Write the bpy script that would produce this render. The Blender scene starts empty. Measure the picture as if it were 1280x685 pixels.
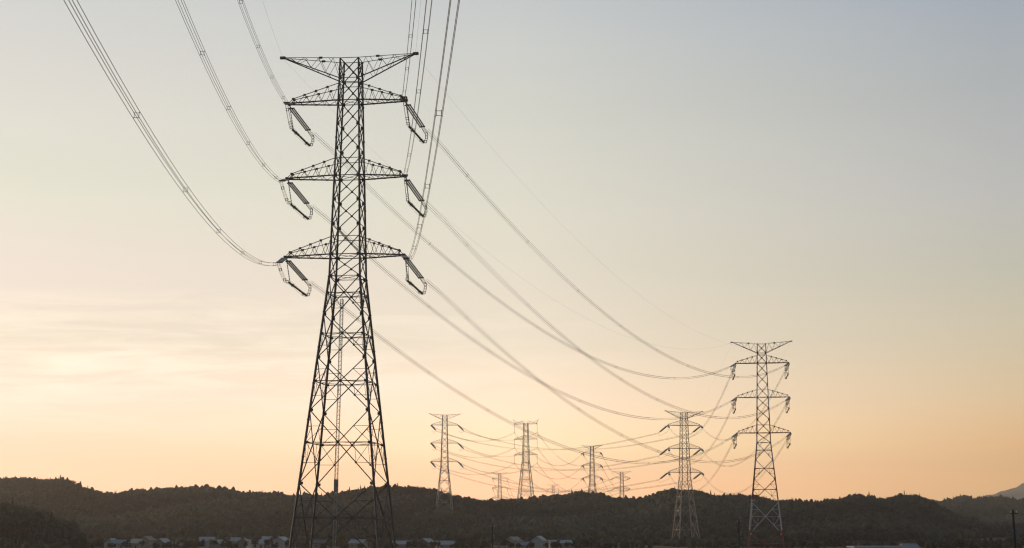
import bpy, math, random
import numpy as np
from mathutils import Vector, Matrix

# ------------------------------------------------------------------ camera, sky, sun, exposure
scn = bpy.context.scene
COL = scn.collection
EYE = 15.0
PITCH = math.atan((652 - 342.5) / 2000.0)
cam_d = bpy.data.cameras.new('camera')
cam = bpy.data.objects.new('camera', cam_d)
COL.objects.link(cam)
cam.location = (0, 0, EYE)
cam.rotation_euler = (math.pi / 2 + PITCH, 0, 0)
cam_d.sensor_width = 36.0
cam_d.lens = 36.0 * 2000.0 / 1280.0
cam_d.clip_start = 0.5
cam_d.clip_end = 200000
scn.camera = cam

scn.view_settings.view_transform = 'Standard'
scn.view_settings.look = 'None'
scn.view_settings.exposure = 0.0
scn.view_settings.gamma = 1.0
scn.view_settings.use_curve_mapping = False
scn.cycles.use_denoising = True
scn.cycles.denoiser = 'OPENIMAGEDENOISE'
scn.cycles.denoising_input_passes = 'RGB_ALBEDO_NORMAL'
scn.cycles.volume_bounces = 0
scn.cycles.max_bounces = 6
scn.cycles.pixel_filter_type = 'BLACKMAN_HARRIS'
scn.cycles.filter_width = 1.25

SUN_EL, SUN_AZ = math.radians(5.0), math.radians(-48.0)     # azimuth from +Y towards +X

world = bpy.data.worlds.new('World')
scn.world = world
world.use_nodes = True
NT = world.node_tree
NT.nodes.clear()


def srgb(r, g, b):
    f = lambda c: (c / 255 / 12.92) if c / 255 <= 0.04045 else ((c / 255 + 0.055) / 1.055) ** 2.4
    return (f(r), f(g), f(b), 1.0)


def nd(nt, typ, **kw):
    n = nt.nodes.new(typ)
    for k, v in kw.items():
        setattr(n, k, v)
    return n


def mth(nt, op, a, b=None, c=None, clamp=False):
    n = nd(nt, 'ShaderNodeMath', operation=op, use_clamp=clamp)
    for i, v in enumerate((a, b, c)):
        if v is None:
            continue
        if isinstance(v, (int, float)):
            n.inputs[i].default_value = v
        else:
            nt.links.new(v, n.inputs[i])
    return n.outputs[0]


def ramp(nt, fac, stops):
    n = nd(nt, 'ShaderNodeValToRGB')
    el = n.color_ramp.elements
    while len(el) > 1:
        el.remove(el[0])
    el[0].position, el[0].color = stops[0]
    for p, c in stops[1:]:
        e = el.new(p)
        e.color = c
    nt.links.new(fac, n.inputs[0])
    return n.outputs[0]


def mixc(nt, fac, a, b, blend='MIX'):
    n = nd(nt, 'ShaderNodeMix', data_type='RGBA', blend_type=blend)
    for s, v in ((n.inputs['Factor'], fac), (n.inputs['A'], a), (n.inputs['B'], b)):
        if hasattr(v, 'is_linked'):
            nt.links.new(v, s)
        else:
            s.default_value = v
    return n.outputs['Result']


def build_sky():
    nt = NT
    tc = nd(nt, 'ShaderNodeTexCoord')
    sx = nd(nt, 'ShaderNodeSeparateXYZ')
    nt.links.new(tc.outputs['Generated'], sx.inputs[0])
    x, y, z = sx.outputs
    el = mth(nt, 'MULTIPLY', mth(nt, 'ARCSINE', z), 180 / math.pi)          # degrees
    az = mth(nt, 'MULTIPLY', mth(nt, 'ARCTAN2', x, y), 180 / math.pi)
    t = mth(nt, 'DIVIDE', mth(nt, 'ADD', el, 2.0), 50.0, clamp=True)        # -2..48 degrees
    P = lambda e: (e + 2) / 50
    # colours of the clear evening sky by elevation: towards the sun, ahead, and away to the right
    EL = (-2.0, 1.4, 2.6, 4.3, 6.3, 8.6, 11.5, 15.0, 18.1, 26.0, 48.0)
    stops = lambda tab: [(P(e), (*c, 1.0)) for e, c in zip(EL, tab)]
    left, mid, right = (ramp(nt, t, stops(SKY_TABLE[k])) for k in ('left', 'mid', 'right'))
    back = ramp(nt, t, [(P(-2), (.10, .12, .165, 1)), (P(4), (.14, .15, .20, 1)), (P(10), (.135, .17, .23, 1)),
                        (P(48), (.058, .08, .115, 1))])
    fa = mth(nt, 'DIVIDE', mth(nt, 'ADD', az, 17.5), 17.5, clamp=True)
    fr = mth(nt, 'DIVIDE', az, 17.5, clamp=True)
    front = mixc(nt, fr, mixc(nt, fa, left, mid), right)
    fb = mth(nt, 'DIVIDE', mth(nt, 'SUBTRACT', mth(nt, 'ABSOLUTE', mth(nt, 'ADD', az, 8.0)), 38.0), 70.0, clamp=True)
    sky = mixc(nt, fb, front, back)
    # thin drawn-out cirrus low on the sunset side
    cv = nd(nt, 'ShaderNodeCombineXYZ')
    nt.links.new(mth(nt, 'ADD', mth(nt, 'MULTIPLY', az, 0.10), mth(nt, 'MULTIPLY', el, 0.12)), cv.inputs[0])
    nt.links.new(mth(nt, 'ADD', mth(nt, 'MULTIPLY', el, 0.95), mth(nt, 'MULTIPLY', az, -0.035)), cv.inputs[1])
    nz = nd(nt, 'ShaderNodeTexNoise')
    nz.inputs['Scale'].default_value = 1.7
    nz.inputs['Detail'].default_value = 7
    nz.inputs['Roughness'].default_value = 0.64
    nz.inputs['Distortion'].default_value = 0.6
    nt.links.new(cv.outputs[0], nz.inputs['Vector'])
    cl = mth(nt, 'MULTIPLY', mth(nt, 'SUBTRACT', nz.outputs['Fac'], 0.43), 3.6, clamp=True)
    band = mth(nt, 'SUBTRACT', 1.0, mth(nt, 'DIVIDE', mth(nt, 'ABSOLUTE', mth(nt, 'SUBTRACT', el, 5.2)), 3.0), clamp=True)
    side = mth(nt, 'DIVIDE', mth(nt, 'SUBTRACT', 6.0, az), 16.0, clamp=True)
    cf = mth(nt, 'MULTIPLY', CIRRUS, mth(nt, 'MULTIPLY', mth(nt, 'MULTIPLY', cl, mth(nt, 'POWER', band, 0.8)), side))
    sky = mixc(nt, cf, sky, CIRRUS_COLOR)
    # broad soft mottling everywhere
    n2 = nd(nt, 'ShaderNodeTexNoise')
    n2.inputs['Scale'].default_value = 0.35
    n2.inputs['Detail'].default_value = 4
    nt.links.new(cv.outputs[0], n2.inputs['Vector'])
    mot = mth(nt, 'ADD', 0.965, mth(nt, 'MULTIPLY', n2.outputs['Fac'], 0.07))
    sc = nd(nt, 'ShaderNodeVectorMath', operation='SCALE')
    nt.links.new(sky, sc.inputs[0])
    nt.links.new(mth(nt, 'MULTIPLY', mot, SKY_GAIN), sc.inputs['Scale'])
    ns = nd(nt, 'ShaderNodeTexSky', sky_type='NISHITA', sun_disc=False)
    ns.sun_elevation, ns.sun_rotation = SUN_EL, SUN_AZ
    ns.altitude, ns.dust_density = 50, 2.0
    sm = mixc(nt, 0.08, sc.outputs[0], ns.outputs[0])
    bg = nd(nt, 'ShaderNodeBackground')
    bg.inputs['Strength'].default_value = 0.1
    nt.links.new(sm, bg.inputs['Color'])
    out = nd(nt, 'ShaderNodeOutputWorld')
    nt.links.new(bg.outputs[0], out.inputs['Surface'])


CIRRUS = 0.75
CIRRUS_COLOR = (0.74, 0.65, 0.53, 1.0)
SKY_GAIN = 20.0
SKY_TABLE = {'left': [[0.8348, 0.5604, 0.3618], [0.8348, 0.5604, 0.3618], [0.9991, 0.5016, 0.3593], [0.6339, 0.5074, 0.4226], [0.4818, 0.4312, 0.3537], [0.4788, 0.42, 0.3782], [0.4112, 0.4113, 0.351], [0.3851, 0.3775, 0.352], [0.3371, 0.3472, 0.3401], [0.1958, 0.2226, 0.2397], [0.081, 0.1079, 0.1437]], 'mid': [[1.1098, 0.6256, 0.3412], [1.1098, 0.6256, 0.3412], [0.9108, 0.6811, 0.4064], [0.7185, 0.5514, 0.4042], [0.5332, 0.4642, 0.3702], [0.4597, 0.4182, 0.3467], [0.4169, 0.4052, 0.3436], [0.3566, 0.3597, 0.3276], [0.3121, 0.3244, 0.3229], [0.171, 0.1958, 0.2226], [0.075, 0.0973, 0.1352]], 'right': [[0.6701, 0.3724, 0.1488], [0.6701, 0.3724, 0.1488], [0.58, 0.3419, 0.1567], [0.4666, 0.3487, 0.2127], [0.3786, 0.3285, 0.239], [0.3098, 0.2994, 0.2483], [0.2778, 0.2781, 0.271], [0.233, 0.2463, 0.2518], [0.1956, 0.2219, 0.2561], [0.1311, 0.1616, 0.1907], [0.0637, 0.0873, 0.1231]]}
build_sky()

sun_d = bpy.data.lights.new('sun', 'SUN')
sun_d.energy = 2.2
sun_d.angle = math.radians(4)
sun_d.color = (1.0, 0.72, 0.45)
sun = bpy.data.objects.new('sun', sun_d)
COL.objects.link(sun)
sdir = Vector((math.sin(SUN_AZ) * math.cos(SUN_EL), math.cos(SUN_AZ) * math.cos(SUN_EL), math.sin(SUN_EL)))
sun.rotation_euler = (-sdir).to_track_quat('-Z', 'Y').to_euler()
sun.location = sdir * 500

HAZE = 8.0e-5
HAZE_COLOR = (1.0, 0.93, 0.84, 1)

# ------------------------------------------------------------------ helpers
rnd = random.Random(7)
rng = np.random.default_rng(11)


def material(name, color, rough=0.7, metal=0.0, color2=None, scale=1.5, detail=5, attr=None, spec=0.3):
    m = bpy.data.materials.new(name)
    m.use_nodes = True
    nt = m.node_tree
    b = nt.nodes['Principled BSDF']
    b.inputs['Roughness'].default_value = rough
    b.inputs['Metallic'].default_value = metal
    b.inputs['Specular IOR Level'].default_value = spec
    c2 = color2 or tuple(c * 0.72 for c in color)
    tc = nd(nt, 'ShaderNodeTexCoord')
    nz = nd(nt, 'ShaderNodeTexNoise')
    nz.inputs['Scale'].default_value = scale
    nz.inputs['Detail'].default_value = detail
    nt.links.new(tc.outputs['Object'], nz.inputs['Vector'])
    col = ramp(nt, nz.outputs['Fac'], [(0.32, (*c2, 1)), (0.68, (*color, 1))])
    if attr:
        at = nd(nt, 'ShaderNodeAttribute', attribute_name=attr)
        col = mixc(nt, 1.0, col, at.outputs['Color'], 'MULTIPLY')
    nt.links.new(col, b.inputs['Base Color'])
    return m


M = dict(
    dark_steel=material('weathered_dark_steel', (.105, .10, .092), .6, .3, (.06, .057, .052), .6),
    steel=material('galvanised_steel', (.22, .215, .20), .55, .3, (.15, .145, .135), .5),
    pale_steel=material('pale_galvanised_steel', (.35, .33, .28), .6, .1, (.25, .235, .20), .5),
    red_paint=material('faded_red_paint', (.30, .05, .032), .6, 0, (.22, .035, .026), .5),
    white_paint=material('faded_white_paint', (.50, .49, .46), .6, 0, (.38, .37, .34), .5),
    porcelain=material('grey_porcelain', (.50, .475, .40), .3, 0, (.40, .38, .32), 3, spec=.5),
    fitting=material('dark_fitting_steel', (.06, .058, .055), .5, .5, None, 3),
    conductor=material('dull_aluminium_conductor', (.20, .185, .15), .55, .5, (.15, .14, .115), .2),
    concrete=material('footing_concrete', (.33, .32, .30), .9, 0, None, 1.2),
    ground=material('field_soil_and_grass', (.035, .042, .022), .95, 0, (.02, .026, .015), .012, 8),
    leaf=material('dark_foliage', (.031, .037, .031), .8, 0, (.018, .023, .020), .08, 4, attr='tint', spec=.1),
    leaf2=material('tree_leaves', (.036, .042, .028), .8, 0, (.022, .028, .019), .8, 4, spec=.1),
    bark=material('tree_bark', (.07, .05, .035), .95, 0, None, 2),
    rock=material('bare_mountain_slope', (.10, .10, .09), .95, 0, (.06, .065, .05), .0009, 8),
    pole=material('dark_weathered_pole', (.045, .042, .04), .9, 0, None, 1),
    glass=material('window_glass', (.03, .035, .04), .15, 0, None, 1, spec=.6),
)


class MB:
    """collects shapes that become ONE mesh object"""

    def __init__(s):
        s.v, s.f, s.m = [], [], []
        s.mi = 0

    def add(s, vs, fs):
        o = len(s.v)
        s.v.extend(tuple(v) for v in vs)
        for f in fs:
            s.f.append(tuple(i + o for i in f))
            s.m.append(s.mi)

    def bar(s, p0, p1, r, n=4, r1=None):
        p0, p1 = Vector(p0), Vector(p1)
        d = p1 - p0
        if d.length < 1e-6:
            return
        d.normalize()
        a = d.cross(Vector((0, 0, 1)) if abs(d.z) < .95 else Vector((1, 0, 0))).normalized()
        b = d.cross(a)
        r1 = r if r1 is None else r1
        vs = []
        for p, q in ((p0, r), (p1, r1)):
            for k in range(n):
                t = 2 * math.pi * (k + .5) / n
                vs.append(p + (a * math.cos(t) + b * math.sin(t)) * q)
        fs = [(k, (k + 1) % n, n + (k + 1) % n, n + k) for k in range(n)]
        fs += [tuple(range(n - 1, -1, -1)), tuple(range(n, 2 * n))]
        s.add(vs, fs)

    def path(s, pts, r, n=5):
        """one continuous tube along a polyline"""
        pts = [Vector(p) for p in pts]
        vs, fs = [], []
        for i, p in enumerate(pts):
            d = (pts[min(i + 1, len(pts) - 1)] - pts[max(i - 1, 0)]).normalized()
            a = d.cross(Vector((0, 0, 1)) if abs(d.z) < .98 else Vector((1, 0, 0))).normalized()
            b = d.cross(a)
            for k in range(n):
                t = 2 * math.pi * k / n
                vs.append(p + (a * math.cos(t) + b * math.sin(t)) * r)
        for i in range(len(pts) - 1):
            for k in range(n):
                fs.append((i * n + k, i * n + (k + 1) % n, (i + 1) * n + (k + 1) % n, (i + 1) * n + k))
        fs += [tuple(range(n - 1, -1, -1)), tuple(range((len(pts) - 1) * n, len(pts) * n))]
        s.add(vs, fs)

    def lathe(s, p0, p1, prof, n=8):
        """prof: list of (t along, radius)"""
        p0, p1 = Vector(p0), Vector(p1)
        d = (p1 - p0).normalized()
        a = d.cross(Vector((0, 0, 1)) if abs(d.z) < .95 else Vector((1, 0, 0))).normalized()
        b = d.cross(a)
        vs, fs = [], []
        for t, r in prof:
            c = p0.lerp(p1, t)
            for k in range(n):
                q = 2 * math.pi * k / n
                vs.append(c + (a * math.cos(q) + b * math.sin(q)) * r)
        for i in range(len(prof) - 1):
            for k in range(n):
                fs.append((i * n + k, i * n + (k + 1) % n, (i + 1) * n + (k + 1) % n, (i + 1) * n + k))
        s.add(vs, fs)

    def box(s, c, sx, sy, sz, rz=0.0):
        c = Vector(c)
        R = Matrix.Rotation(rz, 3, 'Z')
        vs = [c + R @ Vector((x * sx / 2, y * sy / 2, z * sz / 2)) for x in (-1, 1) for y in (-1, 1) for z in (-1, 1)]
        s.add(vs, [(0, 1, 3, 2), (4, 6, 7, 5), (0, 4, 5, 1), (2, 3, 7, 6), (0, 2, 6, 4), (1, 5, 7, 3)])

    def build(s, name, mats, parent=None):
        me = bpy.data.meshes.new(name)
        me.from_pydata([tuple(v) for v in s.v], [], s.f)
        mats = mats if isinstance(mats, (list, tuple)) else [mats]
        for m in mats:
            me.materials.append(m)
        if len(mats) > 1:
            me.polygons.foreach_set('material_index', s.m)
        me.update()
        return link(name, me, parent)


def link(name, data, parent=None):
    o = bpy.data.objects.new(name, data)
    COL.objects.link(o)
    if parent is not None:
        o.parent = parent
    return o


def tag(o, label=None, cat=None, group=None, kind=None):
    for k, v in (('label', label), ('category', cat), ('group', group), ('kind', kind)):
        if v:
            o[k] = v
    return o


def np_mesh(name, V, F, mats, parent=None, tint=None, smooth=False):
    """V (n,3), F (m,3|4) numpy"""
    me = bpy.data.meshes.new(name)
    k = F.shape[1]
    me.vertices.add(len(V))
    me.vertices.foreach_set('co', np.ascontiguousarray(V, dtype=np.float32).ravel())
    me.loops.add(F.size)
    me.loops.foreach_set('vertex_index', np.ascontiguousarray(F, dtype=np.int32).ravel())
    me.polygons.add(len(F))
    me.polygons.foreach_set('loop_start', np.arange(0, F.size, k, dtype=np.int32))
    me.polygons.foreach_set('loop_total', np.full(len(F), k, dtype=np.int32))
    if tint is not None:
        at = me.color_attributes.new('tint', 'FLOAT_COLOR', 'POINT')
        c = np.ones((len(V), 4), dtype=np.float32)
        c[:, :3] = tint
        at.data.foreach_set('color', c.ravel())
    if smooth:
        me.polygons.foreach_set('use_smooth', np.ones(len(F), dtype=bool))
    for m in (mats if isinstance(mats, (list, tuple)) else [mats]):
        me.materials.append(m)
    me.update(calc_edges=True)
    me.validate()
    return link(name, me, parent)


CP, SP = math.cos(PITCH), math.sin(PITCH)


def elev(v):                                                  # height gained per metre of distance at a photo row
    b = (342.5 - v) / 2000.0
    return (SP + b * CP) / (CP - b * SP)


def side(u, v=655):                                           # metres sideways per metre of distance at a photo column
    b = (342.5 - v) / 2000.0
    return (u - 640) / 2000.0 / (CP - b * SP)


# ------------------------------------------------------------------ terrain
RIDGE = np.array([(-700, 618), (-450, 604), (-250, 612), (-120, 603), (-40, 601), (0, 598.5), (20, 597), (40, 596.5), (50, 598.5), (75, 601), (86, 599.5), (95, 602.5), (105, 608), (120, 613),
                  (135, 616.5), (150, 620.5), (158, 619.5), (170, 615.5), (185, 614.5), (195, 614.5), (220, 612.5), (235, 611), (250, 611.5),
                  (265, 609.5), (280, 611), (290, 611.5), (300, 613.5), (312, 617.5), (330, 617.5), (350, 617), (376, 619.5), (412, 620),
                  (436, 615), (460, 611.5), (490, 609.5), (520, 610.5), (540, 612), (560, 618), (580, 622), (600, 625), (620, 626.5),
                  (640, 624.5), (660, 625.3), (680, 624), (694, 620.4), (704, 621.5), (712, 618), (725, 617.5), (738, 618), (755, 622.5),
                  (767, 625.7), (778, 624.7), (793, 626.3), (805, 623.6), (816, 618.3), (826, 614.5), (839, 614), (854, 614.5), (870, 616),
                  (889, 621.6), (905, 620), (917, 618.7), (930, 619.4), (942, 620), (951, 622.5), (964, 625.7), (975, 624.7), (990, 626), (1009, 628.5),
                  (1023, 628), (1041, 625), (1054, 621.4), (1066, 621.4), (1080, 622.2), (1086, 626), (1097, 626), (1106, 623.7), (1113, 621.1),
                  (1123, 620.6), (1135, 620.6), (1146, 624.4), (1154, 628.7), (1166, 635), (1181, 641), (1197, 648), (1225, 655), (1300, 660), (2400, 660)])
FAR = np.array([(900, 650), (1060, 640), (1120, 634), (1157, 628.7), (1170, 627.2), (1181, 625.2), (1192, 621.6), (1198, 622), (1206, 625.5), (1220, 623.7),
                (1230, 623.2), (1247, 624.4), (1267, 626.7), (1280, 630), (1320, 634), (1400, 622), (1550, 615), (1800, 630), (2300, 650)])
SPUR = np.array([(-900, 640), (-500, 615), (-200, 622), (-60, 626), (0, 631), (40, 637), (66, 643), (86, 651), (102, 661), (116, 673), (128, 686), (140, 690), (2400, 690)])
Y_SPUR, Y_RIDGE, Y_FAR = 760.0, 1600.0, 2900.0
ELEV_V = np.vectorize(elev)


def smooth(t):
    t = np.clip(t, 0, 1)
    return t * t * (3 - 2 * t)


def crest(prof, u, Y, tree):
    v = np.interp(u, prof[:, 0], prof[:, 1])
    b = (342.5 - v) / 2000.0
    return EYE + (SP + b * CP) / (CP - b * SP) * Y - tree


def terrain(x, y):
    """ground height (numpy arrays)"""
    x = np.asarray(x, float)
    y = np.asarray(y, float)
    yy = np.maximum(y, 50)
    u = 640 + x / yy * 2000 * CP * 1.001
    z = np.zeros_like(yy)
    yr = Y_RIDGE + 60 * np.sin(u / 90.0) + 40 * np.sin(u / 37.0 + 1)
    for prof, Yr, toe, tree, back in ((RIDGE, yr, 1090 + 40 * np.sin(u / 60.0), 5.5, 900), (FAR, Y_FAR, 2000, 8.0, 1800), (SPUR, Y_SPUR, 470, 5.0, 380)):
        c = np.maximum(crest(prof, u, Yr, tree), 0)
        t = (y - toe) / (Yr - toe)
        h = np.where(t < 1, 0.55 * smooth(t) + 0.45 * np.clip(t, 0, 1), 1 - 0.65 * smooth((y - Yr) / back))
        z = np.maximum(z, c * h)
    lump = 1.4 * np.sin(x / 41.0 + y / 67.0) + 1.1 * np.sin(x / 23.0 - y / 31.0)
    z = z + lump * np.clip(z / 25, 0, 0.7)
    return np.where(y < 300, 0, z)


def gz(x, y):
    return float(terrain(np.array([x]), np.array([y]))[0])


def build_ground():
    ang = np.concatenate([np.linspace(-180, -40, 36)[:-1], np.linspace(-40, 40, 401), np.linspace(40, 180, 36)[1:]])
    rad = np.concatenate([[0.0], np.linspace(40, 400, 10), np.linspace(430, 2000, 120), np.linspace(2040, 5000, 60), np.geomspace(5300, 11200, 14)])
    A, R = np.meshgrid(np.radians(ang), rad, indexing='ij')
    X, Y = R * np.sin(A), R * np.cos(A)
    Z = terrain(X, Y)
    V = np.stack([X, Y, Z], -1).reshape(-1, 3)
    na, nr = A.shape
    i, j = np.meshgrid(np.arange(na - 1), np.arange(nr - 1), indexing='ij')
    q = i * nr + j
    F = np.stack([q, q + 1, q + nr + 1, q + nr], -1).reshape(-1, 4)[:, ::-1]
    g = np_mesh('ground', V, F, M['ground'], smooth=True)
    tag(g, 'dark fields and valley floor rising into wooded hills', 'ground', kind='structure')


build_ground()


def mountain(name, label, prof, dist, depth):
    u0, u1 = prof[0][0], prof[-1][0]
    U = np.linspace(u0, u1, 420)
    prof = np.array(prof, float)
    v = np.interp(U, prof[:, 0], prof[:, 1])
    ker = np.ones(9) / 9
    v = np.convolve(np.pad(v, 4, mode='edge'), ker, 'valid')
    v = v + .55 * np.sin(U / 4.1) + .45 * np.sin(U / 2.3 + 1) + .7 * np.sin(U / 11.7)
    zc = np.array([elev(q) for q in v]) * dist + EYE
    xs = np.array([side(q) for q in U]) * dist
    rows = np.linspace(-1, 1, 41)
    V = []
    for r in rows:
        f = (1 - abs(r)) ** 1.15
        nz = np.sin(xs / 310 + r * 9) * 25 + np.sin(xs / 137 - r * 17) * 12
        V.append(np.stack([xs + 90 * np.sin(r * 7), np.full_like(xs, dist + r * depth), np.maximum(zc * f + nz * f * (1 - f) * 4, -5)], -1))
    V = np.concatenate(V)
    n = len(U)
    i, j = np.meshgrid(np.arange(len(rows) - 1), np.arange(n - 1), indexing='ij')
    q = i * n + j
    F = np.stack([q, q + 1, q + n + 1, q + n], -1).reshape(-1, 4)
    tag(np_mesh(name, V, F, M['rock'], smooth=True), label, 'mountain', kind='structure')


mountain('mountain', 'pale hazy mountain rising at the right edge behind the hills',
         [(1130, 656), (1180, 634), (1227, 622), (1243, 617.8), (1255, 614), (1266, 610), (1280, 605), (1310, 594), (1340, 588), (1380, 592), (1450, 604), (1560, 625), (1680, 656)], 9900, 1400)

# ------------------------------------------------------------------ woodland
def ico(sub=1):
    t = (1 + 5 ** .5) / 2
    v = [(-1, t, 0), (1, t, 0), (-1, -t, 0), (1, -t, 0), (0, -1, t), (0, 1, t), (0, -1, -t), (0, 1, -t), (t, 0, -1), (t, 0, 1), (-t, 0, -1), (-t, 0, 1)]
    f = [(0, 11, 5), (0, 5, 1), (0, 1, 7), (0, 7, 10), (0, 10, 11), (1, 5, 9), (5, 11, 4), (11, 10, 2), (10, 7, 6), (7, 1, 8),
         (3, 9, 4), (3, 4, 2), (3, 2, 6), (3, 6, 8), (3, 8, 9), (4, 9, 5), (2, 4, 11), (6, 2, 10), (8, 6, 7), (9, 8, 1)]
    v = [np.array(p) / np.linalg.norm(p) for p in v]
    for _ in range(sub):
        mid, nf = {}, []

        def m(a, b):
            k = (min(a, b), max(a, b))
            if k not in mid:
                p = v[a] + v[b]
                v.append(p / np.linalg.norm(p))
                mid[k] = len(v) - 1
            return mid[k]
        for a, b, c in f:
            x, y, z = m(a, b), m(b, c), m(c, a)
            nf += [(a, x, z), (b, y, x), (c, z, y), (x, y, z)]
        f = nf
    return np.array(v), np.array(f)


def crown_templates():
    """unit crowns (base at 0, height 1, width about 1)"""
    out = []
    v0, f0 = ico(1)
    for k in range(8):                                             # lumpy broadleaf crowns
        v = v0 * rng.uniform(.72, 1.12, (len(v0), 1))
        v = v * np.array([.5, .5, .46]) + [0, 0, .5]
        out.append((v, f0, 0))
    for k in range(6):                                             # conifers: jagged skirts
        V, F = [], []
        n, L = 7, 4
        for l in range(L):
            zb, zt = .08 + l * .2, .08 + l * .2 + .36
            rb = .42 * (1 - l / L * .82)
            o = len(V)
            for i in range(n):
                a = 2 * math.pi * (i + rng.uniform(-.3, .3)) / n + l
                r = rb * rng.uniform(.65, 1.2)
                V.append((r * math.cos(a), r * math.sin(a), zb + rng.uniform(-.05, .04)))
            V.append((rng.uniform(-.03, .03), rng.uniform(-.03, .03), min(zt, 1.0) if l < L - 1 else 1.0))
            for i in range(n):
                F.append((o + i, o + (i + 1) % n, o + n))
        out.append((np.array(V), np.array(F), 1))
    return out


TEMPL = crown_templates()


def forest(name, label, pts, size, conif=.35, tints=None):
    """pts (n,3) -> one mesh of many crowns"""
    n = len(pts)
    X, Y = pts[:, 0], pts[:, 1]
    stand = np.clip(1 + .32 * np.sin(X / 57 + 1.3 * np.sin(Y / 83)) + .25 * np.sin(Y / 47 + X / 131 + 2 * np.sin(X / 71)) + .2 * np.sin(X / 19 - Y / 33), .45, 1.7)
    pick = np.where(rng.random(n) < np.clip(conif + .5 * (1 - stand), .05, .9), rng.integers(8, 14, n), rng.integers(0, 8, n))
    tints = np.array(tints if tints is not None else [(1, 1, 1), (1.35, 1.15, .9), (.75, .85, .9), (1.25, 1.3, .95), (1.5, 1.1, .75), (.6, .7, .75)])
    VV, FF, TT, off = [], [], [], 0
    for k, (tv, tf, con) in enumerate(TEMPL):
        idx = np.nonzero(pick == k)[0]
        if not len(idx):
            continue
        m = len(idx)
        w = size * rng.uniform(.65, 1.55, m) * (.8 if con else 1.1)
        h = size * rng.uniform(.9, 1.7, m) * (1.12 if con else 1.0) * (.8 + .25 * stand[idx]) * np.where(rng.random(m) < .06, 1.35, 1)
        a = rng.uniform(0, 6.28, m)
        c, s = np.cos(a), np.sin(a)
        x = tv[None, :, 0] * w[:, None]
        y = tv[None, :, 1] * w[:, None]
        P = np.stack([x * c[:, None] - y * s[:, None], x * s[:, None] + y * c[:, None], tv[None, :, 2] * h[:, None]], -1) + pts[idx][:, None, :]
        VV.append(P.reshape(-1, 3))
        FF.append((tf[None] + (np.arange(m) * len(tv))[:, None, None] + off).reshape(-1, 3))
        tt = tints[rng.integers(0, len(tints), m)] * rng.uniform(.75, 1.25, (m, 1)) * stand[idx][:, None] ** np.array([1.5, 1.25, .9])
        TT.append(np.repeat(tt, len(tv), axis=0))
        off += m * len(tv)
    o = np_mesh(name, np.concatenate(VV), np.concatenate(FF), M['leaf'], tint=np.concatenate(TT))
    return tag(o, label, 'woodland', kind='stuff')


def scatter(n, y0, y1, u0, u1, keep):
    y = np.sqrt(rng.uniform(y0 * y0, y1 * y1, n))
    u = rng.uniform(u0, u1, n)
    x = (u - 640) / 2000.0 / CP * y
    z = terrain(x, y)
    k = keep(x, y, z, u)
    return np.stack([x[k], y[k], z[k] - .6], -1)


pts = scatter(60000, 1080, 1740, -160, 1420, lambda x, y, z, u: (z > 2.0) & ~((np.abs(x + 59.3 * y / 1415) < 10) & (y > 1330) & (y < 1432)))
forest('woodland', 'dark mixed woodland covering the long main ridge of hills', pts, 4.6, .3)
pts = scatter(14000, 2150, 2980, 1000, 1420, lambda x, y, z, u: z > 2.5)
forest('woodland', 'paler far woodland on the ridge at the right edge', pts, 7.0, .4)
pts = scatter(5200, 470, 830, -260, 320, lambda x, y, z, u: z > 1.2)
forest('woodland', 'near dark woodland on the low spur in the left corner', pts, 4.4, .35,
       [(.8, .95, .95), (.65, .85, .8), (.95, 1.1, .8), (.55, .65, .7)])
pts = scatter(4200, 930, 1130, -160, 1420, lambda x, y, z, u: (z < 3) & (np.sin(x / 19) + np.sin(x / 7.3 + y / 40) > -.9))
forest('undergrowth', 'bushes and hedges along the foot of the hills behind the houses', pts, 2.9, .15,
       [(.7, .9, .85), (.6, .75, .8), (.9, 1.05, .75)])


# single trees one can tell apart
def tree_meshes(kind, seed):
    r = random.Random(seed)
    t, c = MB(), MB()
    if kind == 'conifer':
        t.bar((0, 0, -.5), (0, 0, 9.6), .22, 7, .04)
        for i in range(420):
            z = r.uniform(1.6, 10.4)
            R = 1.75 * (1 - (z - 1.2) / 9.6) ** .9 + .12
            a = r.uniform(0, 6.28)
            q = R * r.uniform(.25, 1.05)
            p = Vector((q * math.cos(a), q * math.sin(a), z - q * .3))
            leaf(c, p, Vector((math.cos(a), math.sin(a), -.35)), r.uniform(.4, .85), r)
    else:
        H = r.uniform(6.5, 8.5)
        t.bar((0, 0, -.5), (.1, 0, H * .45), .24, 7, .15)
        blobs = []
        for k in range(7):
            a = r.uniform(0, 6.28)
            e = Vector((math.cos(a) * r.uniform(.9, 2.1), math.sin(a) * r.uniform(.9, 2.1), H * r.uniform(.55, .88)))
            t.bar((.1, 0, H * .42), e, .11, 5, .03)
            blobs.append((e, r.uniform(.9, 1.6)))
        for i in range(520):
            e, R = r.choice(blobs)
            d = Vector((r.gauss(0, 1), r.gauss(0, 1), r.gauss(0, .8))).normalized()
            leaf(c, e + d * R * r.uniform(.4, 1.1), d, r.uniform(.3, .65), r)
    tm = t.build('trunk', M['bark'])
    cm = c.build('crown', M['leaf2'])
    a, b = tm.data, cm.data
    bpy.data.objects.remove(tm)
    bpy.data.objects.remove(cm)
    return a, b


def leaf(mb, p, d, s, r):
    d = Vector(d).normalized()
    a = d.cross(Vector((r.uniform(-1, 1), r.uniform(-1, 1), r.uniform(-1, 1)))).normalized()
    b = (d + Vector((r.uniform(-.4, .4), r.uniform(-.4, .4), r.uniform(-.4, .4)))).normalized()
    mb.add([p - a * s * .5 - b * s * .4, p + a * s * .5 - b * s * .3, p + a * s * .35 + b * s * .6, p - a * s * .3 + b * s * .5], [(0, 1, 2, 3)])


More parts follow.
